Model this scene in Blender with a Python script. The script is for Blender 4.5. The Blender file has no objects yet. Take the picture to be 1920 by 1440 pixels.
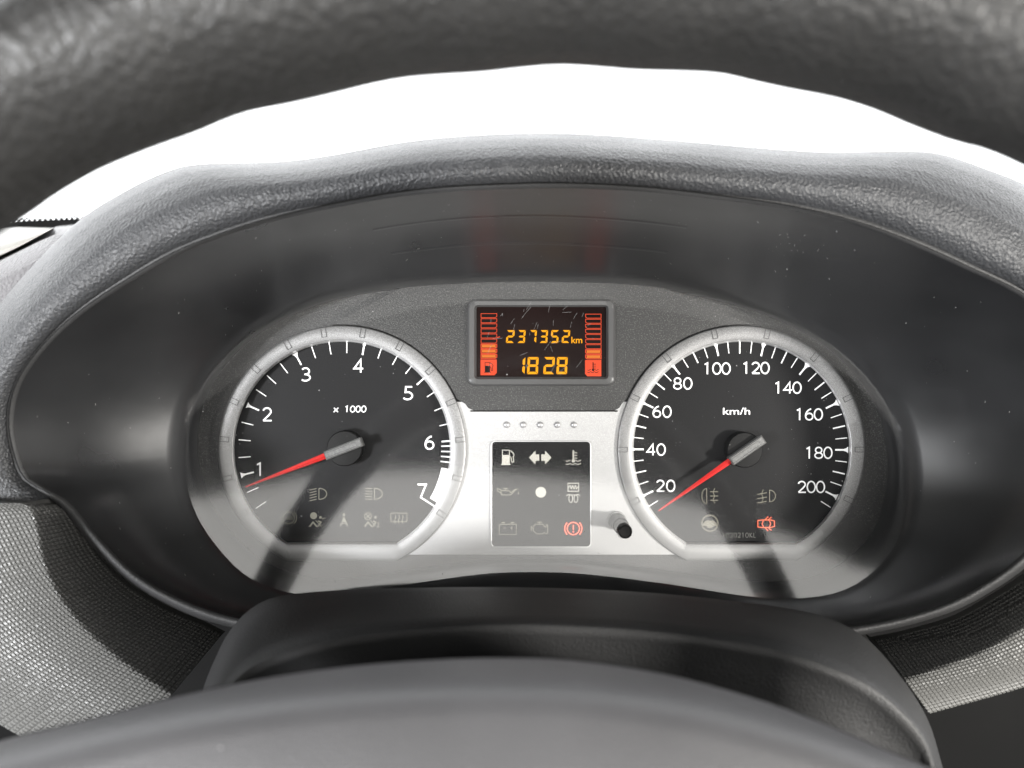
import bpy, bmesh, math, random
from mathutils import Matrix, Vector
random.seed(7)
sc = bpy.context.scene

# ------------------------------------------------------------------ frame, camera, light
# dash frame: x right, v up along the dial face, w out of the dial face towards the driver (metres)
D, F = 0.36, 1442.0                    # camera to dial face; focal length in photo pixels (1920 wide)
TILT = math.radians(20)
RGT = Vector((1, 0, 0)); UPV = Vector((0, math.sin(TILT), math.cos(TILT)))
OUT = Vector((0, -math.cos(TILT), math.sin(TILT)))
ORIGIN = Vector((0, 0, 0.95))
M = Matrix(((RGT.x, UPV.x, OUT.x, ORIGIN.x), (RGT.y, UPV.y, OUT.y, ORIGIN.y),
            (RGT.z, UPV.z, OUT.z, ORIGIN.z), (0, 0, 0, 1)))

def P(x, y, w=0.0):
    "photo pixel + distance in front of the dial face -> dash frame"
    s = (D - w) / F
    return Vector(((x - 960) * s, (720 - y) * s, w))

cam = bpy.data.cameras.new('camera'); camo = bpy.data.objects.new('camera', cam)
sc.collection.objects.link(camo); sc.camera = camo
camo.matrix_world = M @ Matrix.Translation((0, 0, D))
cam.sensor_width = 36; cam.lens = 36 * F / 1920
cam.clip_start = 0.005; cam.clip_end = 100
cam.dof.use_dof = True; cam.dof.focus_distance = D - 0.006; cam.dof.aperture_fstop = 11

world = bpy.data.worlds.new('World'); sc.world = world; world.use_nodes = True
bg = world.node_tree.nodes['Background']; bg.inputs[0].default_value = (0.93, 0.97, 1.0, 1); bg.inputs[1].default_value = 0.07

def lamp(name, pos, target, power, size, size_y=None, shape='RECTANGLE', color=(1, 1, 1), roll=0):
    l = bpy.data.lights.new(name, 'AREA'); l.energy = power; l.color = color
    l.shape = shape; l.size = size
    if size_y: l.size_y = size_y
    o = bpy.data.objects.new(name, l); sc.collection.objects.link(o)
    z = (Vector(pos) - Vector(target)).normalized()
    x = Vector((0, 1, 0)).cross(z).normalized(); y = z.cross(x)
    R = Matrix((x, y, z)).transposed().to_4x4() @ Matrix.Rotation(roll, 4, 'Z')
    o.matrix_world = M @ Matrix.Translation(pos) @ R
    return o
# daylight through the two side windows behind the wheel, and an added lamp behind the camera, shaped for the lens veil
lamp('right_window_light', (0.87, -0.15, 0.78), (0.08, -0.02, 0), 27, 0.10, 0.10, color=(1, 0.97, 0.92))
lamp('left_window_light', (-0.72, -0.15, 0.80), (-0.08, -0.02, 0), 21, 0.14, 0.14, color=(0.97, 0.98, 1))
lamp('rear_veil_fill', (-0.11, -0.065, 0.80), (-0.11, -0.065, 0), 8.0, 1.70, 0.46, 'ELLIPSE', color=(1, 0.98, 0.94))

sc.view_settings.view_transform = 'Standard'; sc.view_settings.look = 'None'
sc.view_settings.exposure = 0; sc.view_settings.gamma = 1
sc.cycles.use_denoising = True
sc.cycles.max_bounces = 8; sc.cycles.transparent_max_bounces = 12
sc.cycles.caustics_reflective = False; sc.cycles.caustics_refractive = False

# ------------------------------------------------------------------ materials
def mat(name, col, rough=0.5, metal=0.0, bump=None, bstr=0.5, bdist=0.0003, speck=None, spec=0.5, emit=None, estr=0, var=0, voro=None, coat=0):
    m = bpy.data.materials.new(name); m.use_nodes = True
    nt = m.node_tree; b = nt.nodes['Principled BSDF']
    b.inputs['Base Color'].default_value = (*col, 1); b.inputs['Roughness'].default_value = rough
    b.inputs['Metallic'].default_value = metal; b.inputs['Specular IOR Level'].default_value = spec
    b.inputs['Coat Weight'].default_value = coat; b.inputs['Coat Roughness'].default_value = 0.12
    if emit:
        b.inputs['Emission Color'].default_value = (*emit, 1); b.inputs['Emission Strength'].default_value = estr
    tc = nt.nodes.new('ShaderNodeTexCoord')
    def noise(scale, det=2, rough_=0.5):
        n = nt.nodes.new('ShaderNodeTexNoise'); n.inputs['Scale'].default_value = scale
        n.inputs['Detail'].default_value = det; n.inputs['Roughness'].default_value = rough_
        nt.links.new(tc.outputs['Object'], n.inputs['Vector']); return n
    h = None
    if bump:
        h = noise(bump).outputs['Fac']
    if voro:
        n = nt.nodes.new('ShaderNodeTexVoronoi'); n.inputs['Scale'].default_value = voro; n.feature = 'SMOOTH_F1'
        n.inputs['Smoothness'].default_value = 0.6
        # bend the cells so that the grain is not a regular lattice
        nz = noise(voro * 0.7); mx = nt.nodes.new('ShaderNodeMix'); mx.data_type = 'VECTOR'
        mx.inputs['Factor'].default_value = 1.0 / voro
        nt.links.new(tc.outputs['Object'], mx.inputs[4]); nt.links.new(nz.outputs['Color'], mx.inputs[5])
        nt.links.new(mx.outputs[1], n.inputs['Vector'])
        if h:
            a = nt.nodes.new('ShaderNodeMath'); a.operation = 'MULTIPLY_ADD'; a.inputs[1].default_value = 0.4
            nt.links.new(h, a.inputs[0]); nt.links.new(n.outputs['Distance'], a.inputs[2]); h = a.outputs[0]
        else: h = n.outputs['Distance']
    if h:
        bp = nt.nodes.new('ShaderNodeBump'); bp.inputs['Strength'].default_value = bstr; bp.inputs['Distance'].default_value = bdist
        nt.links.new(h, bp.inputs['Height']); nt.links.new(bp.outputs['Normal'], b.inputs['Normal'])
    if speck or var:
        src = noise(speck[0] if speck else 30, 1 if speck else 4)
        r = nt.nodes.new('ShaderNodeValToRGB')
        if speck:
            r.color_ramp.elements[0].position = speck[2]; r.color_ramp.elements[1].position = speck[3]
            r.color_ramp.elements[0].color = (*col, 1); r.color_ramp.elements[1].color = (*speck[1], 1)
        else:
            r.color_ramp.elements[0].position = 0.3; r.color_ramp.elements[1].position = 0.75
            r.color_ramp.elements[0].color = (*[c * (1 - var) for c in col], 1); r.color_ramp.elements[1].color = (*[c * (1 + var) for c in col], 1)
            rr = nt.nodes.new('ShaderNodeMapRange'); rr.inputs['To Min'].default_value = rough - 0.08; rr.inputs['To Max'].default_value = rough + 0.1
            nt.links.new(src.outputs['Fac'], rr.inputs['Value']); nt.links.new(rr.outputs[0], b.inputs['Roughness'])
        nt.links.new(src.outputs['Fac'], r.inputs['Fac']); nt.links.new(r.outputs['Color'], b.inputs['Base Color'])
    return m

def emitter(name, col, strength):
    m = bpy.data.materials.new(name); m.use_nodes = True; nt = m.node_tree
    nt.nodes.remove(nt.nodes['Principled BSDF'])
    e = nt.nodes.new('ShaderNodeEmission'); e.inputs[0].default_value = (*col, 1); e.inputs[1].default_value = strength
    nt.links.new(e.outputs[0], nt.nodes['Material Output'].inputs[0]); return m

def clear(name, base, rough, tint=(1, 1, 1)):
    "thin clear sheet: transparent with a Fresnel-like reflection"
    m = bpy.data.materials.new(name); m.use_nodes = True; nt = m.node_tree
    nt.nodes.remove(nt.nodes['Principled BSDF'])
    t = nt.nodes.new('ShaderNodeBsdfTransparent'); t.inputs[0].default_value = (*tint, 1)
    g = nt.nodes.new('ShaderNodeBsdfGlossy'); g.inputs['Roughness'].default_value = rough
    lw = nt.nodes.new('ShaderNodeLayerWeight'); lw.inputs[0].default_value = 0.5
    pw = nt.nodes.new('ShaderNodeMath'); pw.operation = 'POWER'; pw.inputs[1].default_value = 5
    ma = nt.nodes.new('ShaderNodeMath'); ma.operation = 'MULTIPLY_ADD'; ma.inputs[1].default_value = 1 - base; ma.inputs[2].default_value = base
    mx = nt.nodes.new('ShaderNodeMixShader')
    nt.links.new(lw.outputs['Facing'], pw.inputs[0]); nt.links.new(pw.outputs[0], ma.inputs[0]); nt.links.new(ma.outputs[0], mx.inputs[0])
    nt.links.new(t.outputs[0], mx.inputs[1]); nt.links.new(g.outputs[0], mx.inputs[2])
    nt.links.new(mx.outputs[0], nt.nodes['Material Output'].inputs[0]); return m

MT = dict(
    dial=mat('dial_black', (0.008, 0.008, 0.0085), 0.5, spec=0.12, speck=(2500, (0.014, 0.014, 0.0145), 0.45, 0.7)),
    mask=mat('mask_plastic', (0.016, 0.016, 0.016), 0.42, bump=1500, bstr=0.6, bdist=0.0002, speck=(1700, (0.07, 0.07, 0.066), 0.52, 0.74)),
    silver=mat('silver_shaded', (0.18, 0.18, 0.18), 0.42, 0.45, bump=2600, bstr=0.25, bdist=0.0001, speck=(2400, (0.28, 0.28, 0.28), 0.4, 0.7)),  # same silver as the plate; ring shading put into a darker colour
    plate=mat('silver_lit', (0.36, 0.36, 0.36), 0.4, 0.45, bump=2400, bstr=0.2, bdist=0.0001, speck=(2300, (0.44, 0.44, 0.44), 0.4, 0.7)),  # same silver as the rings, kept lighter for the brighter lit plate
    scratch=mat('scratch_mark', (0.20, 0.20, 0.20), 0.5),
    chamfer=mat('edge_highlight', (0.80, 0.80, 0.80), 0.3, 0.35),  # highlight on the silver edges painted as a brighter colour
    groove=mat('silver_groove', (0.06, 0.06, 0.06), 0.5, 0.5),
    frame=mat('display_frame_plastic', (0.055, 0.055, 0.055), 0.38, bump=2500, bstr=0.15, bdist=0.0001),
    screen=mat('display_glass', (0.008, 0.004, 0.0035), 0.12, var=0.2, spec=0.03),
    panel=mat('warning_panel_gloss', (0.005, 0.005, 0.005), 0.22, spec=0.12),
    white=mat('white_print', (0.85, 0.85, 0.85), 0.5, emit=(1, 1, 1), estr=0.12),
    pale=mat('pale_print', (0.36, 0.35, 0.31), 0.5),
    faint=mat('faint_print', (0.15, 0.142, 0.105), 0.5),
    dim=mat('dim_print', (0.12, 0.12, 0.11), 0.5),
    red=mat('needle_red', (0.50, 0.018, 0.016), 0.5, emit=(1, 0.03, 0.02), estr=0.08),
    hubgrey=mat('needle_cap_grey', (0.085, 0.085, 0.083), 0.45, bump=2600, bstr=0.4, bdist=0.0002, speck=(3000, (0.17, 0.17, 0.165), 0.45, 0.65)),
    black=mat('black_plastic', (0.006, 0.006, 0.006), 0.4, spec=0.15),
    liner=mat('hood_liner', (0.018, 0.0184, 0.0195), 0.30, spec=1.0, bump=1400, bstr=0.05, bdist=0.0001, var=0.15),
    pad=mat('grained_pad', (0.034, 0.035, 0.0375), 0.46, voro=1000, bump=2100, bstr=0.85, bdist=0.0006, var=0.12),
    dash=mat('grained_dash', (0.20, 0.195, 0.20), 0.5, voro=700, bump=1500, bstr=0.8, bdist=0.0006, var=0.1),
    rim=mat('wheel_leather', (0.019, 0.0187, 0.0182), 0.44, voro=640, bump=1300, bstr=0.6, bdist=0.0007, var=0.12, spec=0.5),
    hub=mat('airbag_plastic', (0.045, 0.044, 0.046), 0.52, bump=2400, bstr=0.5, bdist=0.0003, var=0.12),
    shroud=mat('column_plastic', (0.026, 0.026, 0.0265), 0.56, bump=1500, bstr=0.6, bdist=0.0004, var=0.15),
    trim=mat('knurled_trim', (0.145, 0.144, 0.138), 0.36, bump=3000, bstr=0.2, bdist=0.0001),
    dark=mat('dark_plastic', (0.004, 0.004, 0.004), 0.7, spec=0.08, var=0.2),
    palegrey=mat('sunlit_dash', (0.42, 0.41, 0.38), 0.55, voro=420, bstr=0.3, bdist=0.0004),  # sunlight on the dash end put into a paler colour
    dust=mat('dust_fleck', (0.6, 0.6, 0.58), 0.7),
    frit=mat('frit_black', (0.005, 0.005, 0.005), 0.4),
    amber=emitter('segment_amber', (1.0, 0.42, 0.015), 1.35),
    orange=emitter('segment_orange', (1.0, 0.27, 0.05), 1.0),
    redline=emitter('segment_red', (1.0, 0.115, 0.05), 1.15),
    litred=emitter('lit_red_glow', (1.0, 0.015, 0.035), 0.95),  # wider red stroke, painted glow around the lit symbols
    litcore=emitter('overexposed_core', (1.0, 0.40, 0.20), 1.1),  # thin orange stroke painting the overexposed centre of the lit symbols
    sky=emitter('bright_sky', (0.97, 0.985, 1.0), 5.0),
    lens=clear('lens_clear', 0.085, 0.062),
    glass=clear('windscreen_clear', 0.05, 0.0),
)

# ------------------------------------------------------------------ object helpers
def link(o): sc.collection.objects.link(o); return o
def props(o, label, cat, group=None, kind=None):
    if label: o['label'] = label
    if cat: o['category'] = cat
    if group: o['group'] = group
    if kind: o['kind'] = kind
    return o
BASE = {}
def thing(name, label, cat, base=(0, 0, 0), kind=None):
    o = link(bpy.data.objects.new(name, None)); o.empty_display_size = 0.02
    o.matrix_world = M @ Matrix.Translation(base); BASE[o.name] = Vector(base)
    return props(o, label, cat, kind=kind)
def basis(o):
    while o.parent: o = o.parent
    return BASE[o.name]
def mesh(name, verts, faces, m, smooth=False):
    me = bpy.data.meshes.new(name); me.from_pydata([tuple(v) for v in verts], [], faces); me.update()
    bm = bmesh.new(); bm.from_mesh(me); bmesh.ops.remove_doubles(bm, verts=bm.verts, dist=1e-7)
    bm.to_mesh(me); bm.free()
    me.materials.append(MT[m])
    if smooth:
        me.polygons.foreach_set('use_smooth', [True] * len(me.polygons))
    return me
def part(name, verts, faces, m, parent, smooth=False, recalc=False, sharp=None):
    "verts in dash frame"
    b = basis(parent)
    me = mesh(name, [Vector(v) - b for v in verts], faces, m, smooth)
    if recalc:
        bm = bmesh.new(); bm.from_mesh(me); bmesh.ops.recalc_face_normals(bm, faces=bm.faces); bm.to_mesh(me); bm.free()
    if sharp: me.set_sharp_from_angle(angle=math.radians(sharp))
    o = link(bpy.data.objects.new(name, me)); o.parent = parent
    return o
def single(name, verts, faces, m, label, cat, base=(0, 0, 0), smooth=False, kind=None):
    b = Vector(base); me = mesh(name, [Vector(v) - b for v in verts], faces, m, smooth)
    o = link(bpy.data.objects.new(name, me)); o.matrix_world = M @ Matrix.Translation(b)
    return props(o, label, cat, kind=kind)

class G:
    "vertex / face collector"
    def __init__(s): s.v = []; s.f = []
    def add(s, vs, fs):
        n = len(s.v); s.v += [Vector(v) for v in vs]; s.f += [tuple(i + n for i in f) for f in fs]; return s
    def loft(s, loops, closed=True):
        n = len(loops[0]); vs = [p for l in loops for p in l]; fs = []
        for a in range(len(loops) - 1):
            for i in range(n if closed else n - 1):
                j = (i + 1) % n; fs.append((a * n + i, a * n + j, (a + 1) * n + j, (a + 1) * n + i))
        return s.add(vs, fs)
    def prism(s, top, bottom):
        n = len(top); s.add(list(top) + list(bottom), [tuple(range(n)), tuple(range(2 * n - 1, n - 1, -1))] + [(i, i + n, (i + 1) % n + n, (i + 1) % n) for i in range(n)]); return s
    def cyl(s, c0, c1, r0, r1, n=32, cap=True, up=None):
        z = (c1 - c0).normalized(); x = z.orthogonal().normalized(); y = z.cross(x)
        a = [c0 + (x * math.cos(2 * math.pi * i / n) + y * math.sin(2 * math.pi * i / n)) * r0 for i in range(n)]
        b = [c1 + (x * math.cos(2 * math.pi * i / n) + y * math.sin(2 * math.pi * i / n)) * r1 for i in range(n)]
        s.loft([a, b]);
        if cap: s.add(b, [tuple(range(n))]); s.add(a, [tuple(range(n - 1, -1, -1))])
        return s

def smooth_open(pts, n):
    "Catmull-Rom through pts, n samples evenly by arc length"
    q = [Vector(p) for p in pts]; q = [q[0] * 2 - q[1]] + q + [q[-1] * 2 - q[-2]]; out = []
    for i in range(1, len(q) - 2):
        for k in range(16):
            t = k / 16; a, b, c, d = q[i - 1], q[i], q[i + 1], q[i + 2]
            out.append(0.5 * (2 * b + (c - a) * t + (2 * a - 5 * b + 4 * c - d) * t * t + (3 * b - a - 3 * c + d) * t ** 3))
    out.append(q[-2]); L = [0]
    for a, b in zip(out, out[1:]): L.append(L[-1] + (b - a).length)
    res = []; j = 0
    for k in range(n):
        t = L[-1] * k / (n - 1)
        while j < len(L) - 2 and L[j + 1] < t: j += 1
        u = (t - L[j]) / max(1e-9, L[j + 1] - L[j]); res.append(out[j].lerp(out[j + 1], min(1, u)))
    return res
CX, CY = 990.0, 800.0
def polar(pts, closed=True, dense=400):
    "outline as radius over angle about (CX, CY), for lofting unlike outlines"
    p = list(pts) + ([pts[0]] if closed else [])
    if closed: p = [pts[-2], pts[-1]] + p + [pts[1], pts[2]]
    s = smooth_open([(a, b, 0) for a, b in p], dense)
    tab = sorted((math.atan2(CY - q.y, q.x - CX) % (2 * math.pi), math.hypot(q.x - CX, q.y - CY)) for q in s)
    def f(th):
        th %= 2 * math.pi; n = len(tab); lo, hi = 0, n
        while lo < hi:
            mid = (lo + hi) // 2
            if tab[mid][0] < th: lo = mid + 1
            else: hi = mid
        a = tab[(lo - 1) % n]; b = tab[lo % n]; d = (b[0] - a[0]) % (2 * math.pi); u = ((th - a[0]) % (2 * math.pi)) / d if d > 1e-9 else 0
        r = a[1] + (b[1] - a[1]) * u
        return CX + r * math.cos(th), CY - r * math.sin(th)
    return f

# ------------------------------------------------------------------ lens plane
# the lens leans back and is a little concave: w = 0.0158 - 0.14 v + 0.6 v^2
def wl(y):
    t = (720 - y) / F; w = 0.02
    for _ in range(12):
        v = t * (D - w); w = 0.0158 - 0.14 * v + 0.6 * v * v
    return w

CLUSTER = [(640,555),(760,537),(900,528),(1050,527),(1200,533),(1330,555),(1450,590),(1550,640),(1620,700),(1670,770),(1695,850),(1700,930),(1685,1010),(1640,1070),(1580,1108),(1500,1122),(1400,1118),(1250,1095),(1100,1077),(1000,1073),(900,1077),(750,1098),(650,1113),(560,1115),(470,1085),(410,1030),(365,960),(345,880),(350,800),(375,730),(420,670),(480,620),(560,580)]
INNER = [(640,387),(800,363),(1000,353),(1200,359),(1400,381),(1500,397),(1600,421),(1700,456),(1800,500),(1920,560),(1985,640),(2020,740),(2020,840),(1990,940),(1920,1035),(1850,1090),(1750,1140),(1600,1175),(1400,1190),(1000,1190),(600,1180),(450,1160),(350,1128),(260,1078),(190,1010),(130,940),(60,900),(36,850),(26,790),(38,725),(78,662),(150,592),(250,525),(350,470),(480,424)]
fC = polar(CLUSTER); fI = polar(INNER)

# ------------------------------------------------------------------ setting: sky, dashboard body, windscreen
s = G(); s.add([P(-9000, -6000, -3.2), P(11000, -6000, -3.2), P(11000, 1500, -3.2), P(-9000, 1500, -3.2)], [(0, 3, 2, 1)])
single('sky', s.v, s.f, 'sky', 'blown out white sky beyond the windscreen', 'sky', kind='structure')

ws = thing('windscreen', 'clear windscreen with dotted black edge band behind the instrument hood', 'windscreen', P(960, 380, -0.5))
def edge_y(x): return 409 - (x + 0) * 0.034 - 0.000003 * x * (1900 - x)
a = [P(x, edge_y(x), -0.5) for x in range(-400, 2401, 100)]
up = [p + Vector((0, 0.32, 0.26)) for p in a]
g = G(); g.loft([a, up], closed=False); part('glass_pane', g.v, g.f, 'glass', ws, True)
g = G()
top = [P(x, edge_y(x) + 7, -0.499) for x in range(-400, 2401, 100)]
g.loft([[p + Vector((0, -0.03, 0)) for p in top], top], closed=False); part('black_edge_band', g.v, g.f, 'frit', ws)
# perforated upper edge: two staggered rows of round holes
g = G()
for row in range(2):
    for k_ in range(-30, 240):
        x0 = k_ * 10 + row * 5; yb = 7 - row * 3.6 + 0.0; cell = []
        def fp(dx, dy): return P(x0 + dx, edge_y(x0 + dx) + yb - dy, -0.499)
        sq = [fp(-5, 0), fp(-5, 1.8), fp(-5, 3.6), fp(0, 3.6), fp(5, 3.6), fp(5, 1.8), fp(5, 0), fp(0, 0)]
        ho = [fp(1.9 * math.cos(t), 1.8 + 1.45 * math.sin(t)) for t in [math.radians(225 - 45 * i) for i in range(8)]]
        g.add(sq + ho, [(i, (i + 1) % 8, 8 + (i + 1) % 8, 8 + i) for i in range(8)])
o = part('perforated_edge', g.v, g.f, 'frit', ws); o['kind'] = 'stuff'

dash = thing('dashboard', 'dark grained dashboard body around the instrument hood', 'dashboard', P(960, 1300, -0.05))
# lower body: curved skin running under the hood
g = G(); rows = []
for (yy, w) in [(900, -0.06), (1000, -0.035), (1150, -0.02), (1350, -0.01), (1600, -0.01), (1900, -0.02)]:
    rows.append([P(x, yy, w - 0.00000002 * (x - 960) ** 2) for x in range(-900, 2901, 100)])
g.loft(rows, closed=False); part('lower_panel', g.v, g.f, 'dark', dash, True)
# top pad left and right of the hood, running back to the windscreen
def side_top(x0, x1, y0, y1):
    rows = []; sg = 1 if x1 > x0 else -1
    for w, dy, cut in [(0.035, 330, 215), (0.035, 120, 110), (0.028, 45, 30), (0.01, 12, 5), (-0.06, 0, 0), (-0.2, -2, 0), (-0.40, -4, 0)]:
        row = []
        for i in range(33):
            x = x0 + (x1 - cut * sg - x0) * i / 32; f_ = (x - x0) / (x1 - x0); y = y0 + (y1 - y0) * f_
            if sg > 0: y = max(y, 430 - (x - 95) * 0.1)
            row.append(P(x, y + dy, w))
        rows.append(row)
    return rows
g = G(); g.loft(side_top(-700, 190, 828, 384), closed=False); part('top_pad', g.v, g.f, 'dash', dash, True)
g = G(); g.loft(side_top(2600, 1830, 560, 360), closed=False); part('top_pad', g.v, g.f, 'dash', dash, True)
g = G(); rows = []
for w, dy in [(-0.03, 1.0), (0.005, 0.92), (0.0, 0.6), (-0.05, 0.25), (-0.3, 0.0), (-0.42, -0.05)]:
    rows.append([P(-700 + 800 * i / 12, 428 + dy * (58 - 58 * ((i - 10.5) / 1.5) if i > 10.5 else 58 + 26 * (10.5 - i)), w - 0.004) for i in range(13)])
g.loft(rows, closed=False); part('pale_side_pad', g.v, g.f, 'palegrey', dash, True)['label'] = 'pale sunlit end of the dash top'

# ------------------------------------------------------------------ instrument hood
hood = thing('instrument_hood', 'dark oval hood with grained padded lip around the instruments', 'instrument hood', P(960, 1190, 0.03))
def wi(y): return 0.102 - 0.042 * max(0, min(1, (y - 355) / 835))
N = 240; TH = [2 * math.pi * i / N for i in range(N)]
def ring_between(t, bulge=0.0):
    out = []
    for th in TH:
        a = fC(th); b = fI(th); pa = P(*a, wl(a[1])); pb = P(*b, wi(b[1])); q = pa.lerp(pb, t)
        # the liner bellies outwards a little between lens and lip
        d = Vector((q.x, q.y, 0)); d.normalize(); out.append(q + d * bulge * math.sin(math.pi * t))
    return out
back = []
for th in TH:
    a = fC(th); p = P(*a, wl(a[1])); back.append(Vector((p.x * 1.02, p.y * 1.02, -0.004)))
loops = [back, ring_between(0)] + [ring_between(k / 10, 0.006) for k in range(1, 11)]
g = G(); g.loft(loops); liner = part('liner', g.v, g.f, 'liner', hood, True)
# rolled matt front edge of the liner
loops = [loops[-1]]
for dpx, dw in [(7, 0.0015), (15, 0.0018), (23, 0.0), (27, -0.004), (28, -0.03), (26, -0.075), (10, -0.11)]:
    l = []
    for th in TH:
        b = fI(th); k = 1 + dpx / math.hypot(b[0] - CX, b[1] - CY)
        l.append(P(CX + (b[0] - CX) * k, CY + (b[1] - CY) * k, wi(b[1]) + dw))
    loops.append(l)
g = G(); g.loft(loops); part('rolled_edge', g.v, g.f, 'shroud', hood, True)
# dark seam between the rolled edge and the padded lip
sa, sb = [], []
for k_ in range(201):
    th = math.radians(-8 + 196 * k_ / 200); b = fI(th)
    for l, dpx in ((sa, 8.5), (sb, 11.5)):
        kk = 1 + dpx / math.hypot(b[0] - CX, b[1] - CY); l.append(P(CX + (b[0] - CX) * kk, CY + (b[1] - CY) * kk, wi(b[1]) + 0.0034))
g = G(); g.loft([sa, sb], closed=False); part('seam', g.v, g.f, 'dark', hood, True)
# shallow mould lines along the liner's roof
for t in (0.34, 0.62):
    l0, l1, l2 = [], [], []
    for k in range(61):
        th = math.radians(52 + 76 * k / 60); q = []
        a = fC(th); b = fI(th); pa = P(*a, wl(a[1])); pb = P(*b, wi(b[1]))
        for tt, d in ((t - 0.014, 0.0001), (t, 0.0003), (t + 0.014, 0.0001)):
            p = pa.lerp(pb, tt); dv = Vector((p.x, p.y, 0)).normalized()
            q.append(p + dv * (0.006 * math.sin(math.pi * tt) - d))
        l0.append(q[0]); l1.append(q[1]); l2.append(q[2])
    g = G(); g.loft([l0, l1, l2], closed=False); part('mould_line', g.v, g.f, 'liner', liner, True)

SIL = [(-140,960),(-125,860),(-95,740),(-30,610),(60,500),(150,412),(220,366),(300,326),(370,308),(520,303),(620,291),(760,266),(900,253),(1060,250),(1250,262),(1420,277),(1550,285),(1700,283),(1770,290),(1850,317),(1920,345),(2010,400),(2090,500),(2140,640),(2160,800),(2150,960)]
fS = polar(SIL, closed=False)
T0, T1 = math.radians(-8.5), math.radians(188.5); NL = 200
lip = []
for t, wf in [(-0.02, -0.012), (0.03, -0.003), (0.10, 0.002), (0.25, 0.006), (0.42, 0.007), (0.60, 0.004), (0.76, -0.002), (0.90, -0.013), (0.98, -0.028), (1.0, -0.045), (0.97, -0.075), (0.86, -0.14), (0.6, -0.25)]:
    row = []
    for k in range(NL + 1):
        th = T0 + (T1 - T0) * k / NL; a = fI(th); b = fS(th)
        row.append(P(a[0] + (b[0] - a[0]) * t, a[1] + (b[1] - a[1]) * t, wi(a[1]) + wf))
    lip.append(row)
g = G(); g.loft(lip, closed=False); part('padded_lip', g.v, g.f, 'pad', hood, True)

# ------------------------------------------------------------------ instrument cluster
clu = thing('instrument_cluster', 'car instrument cluster with two silver ringed dials and small orange display', 'instrument cluster', P(1000, 1110, 0))
n = len(TH)
ol = [(lambda p: Vector((p.x * 1.10, p.y * 1.10, 0)))(P(*fC(th), wl(fC(th)[1]))) for th in TH]
g = G(); g.add([v + Vector((0, 0, -0.001)) for v in ol], [tuple(range(n))]); part('backing_plate', g.v, g.f, 'mask', clu)

TC, SCN = (641.5, 843.0), (1390.0, 843.0)      # ring centres
R_IN, R_OUT, FL_IN, FL_OUT = 203.0, 232.5, 175.0, 208.0
def clipped(c, r, flat, w, k=288):
    out = []; corner = math.asin(flat / r)
    ths = [2 * math.pi * i / k for i in range(k)] 
    ths += [math.pi + corner, 2 * math.pi - corner]; ths.sort()
    for th in ths:
        rr = r
        if math.sin(th) < 0: rr = min(r, flat / -math.sin(th))
        out.append(P(c[0] + rr * math.cos(th), c[1] - rr * math.sin(th), w))
    return out
def rotpt(c, r, deg, w): return P(c[0] + r * math.cos(math.radians(deg)), c[1] - r * math.sin(math.radians(deg)), w)

class Ink:
    "flat print drawn in photo pixels on a plane in front of the dial face"
    def __init__(s, w, ox=0, oy=0, k=1.0): s.g = G(); s.w = w; s.o = (ox, oy); s.k = k; s.n = 0
    def p(s, x, y): return P(s.o[0] + x * s.k, s.o[1] + y * s.k, s.w + s.n * 4e-6)
    def poly(s, pts):
        s.n += 1; q = pts
        area = sum(q[i][0] * q[(i + 1) % len(q)][1] - q[(i + 1) % len(q)][0] * q[i][1] for i in range(len(q)))
        if area > 0: q = q[::-1]
        s.g.add([s.p(*a) for a in q], [tuple(range(len(q)))]); return s
    def line(s, pts, wd, close=False):
        q = [Vector((a, b)) for a, b in pts]
        if close: q.append(q[0])
        for a, b in zip(q, q[1:]):
            d = (b - a)
            if d.length < 1e-6: continue
            d.normalize(); nn = Vector((-d.y, d.x)) * wd / 2; e = d * wd * 0.35
            s.poly([tuple(a - e + nn), tuple(b + e + nn), tuple(b + e - nn), tuple(a - e - nn)])
        return s
    def arc(s, cx, cy, r, a0, a1, wd, ry=None, n=28):
        ry = ry or r; s.n += 1; A = [math.radians(a0 + (a1 - a0) * i / n) for i in range(n + 1)]
        o = [s.p(cx + (r + wd / 2) * math.cos(t), cy - (ry + wd / 2) * math.sin(t)) for t in A]
        i_ = [s.p(cx + (r - wd / 2) * math.cos(t), cy - (ry - wd / 2) * math.sin(t)) for t in A]
        s.g.loft([i_, o] if a1 < a0 else [o, i_], closed=False); return s
    def disc(s, cx, cy, r, n=28): return s.poly([(cx + r * math.cos(2 * math.pi * i / n), cy + r * math.sin(2 * math.pi * i / n)) for i in range(n)])
    def done(s, name, m, parent): return part(name, s.g.v, s.g.f, m, parent)

def text_verts(txt, shear=0.0, bold=0.0):
    cu = bpy.data.curves.new('t', 'FONT'); cu.body = txt; cu.shear = shear; cu.offset = bold; cu.resolution_u = 5
    o = bpy.data.objects.new('t', cu); link(o); dg = bpy.context.evaluated_depsgraph_get()
    me = bpy.data.meshes.new_from_object(o.evaluated_get(dg)); v = [tuple(p.co) for p in me.vertices]; f = [tuple(p.vertices) for p in me.polygons]
    bpy.data.objects.remove(o); bpy.data.curves.remove(cu); bpy.data.meshes.remove(me); return v, f
def text(name, txt, cx, cy, h, w, m, parent, wid=None, shear=0.0, bold=0.0, stretch=1.0):
    v, f = text_verts(txt, shear, bold); xs = [a[0] for a in v]; ys = [a[1] for a in v]
    x0, x1, y0, y1 = min(xs), max(xs), min(ys), max(ys); ky = h / (y1 - y0); kx = wid / (x1 - x0) if wid else ky * stretch
    return part(name, [P(cx + (a[0] - (x0 + x1) / 2) * kx, cy - (a[1] - (y0 + y1) / 2) * ky, w) for a in v], f, m, parent)

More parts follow.
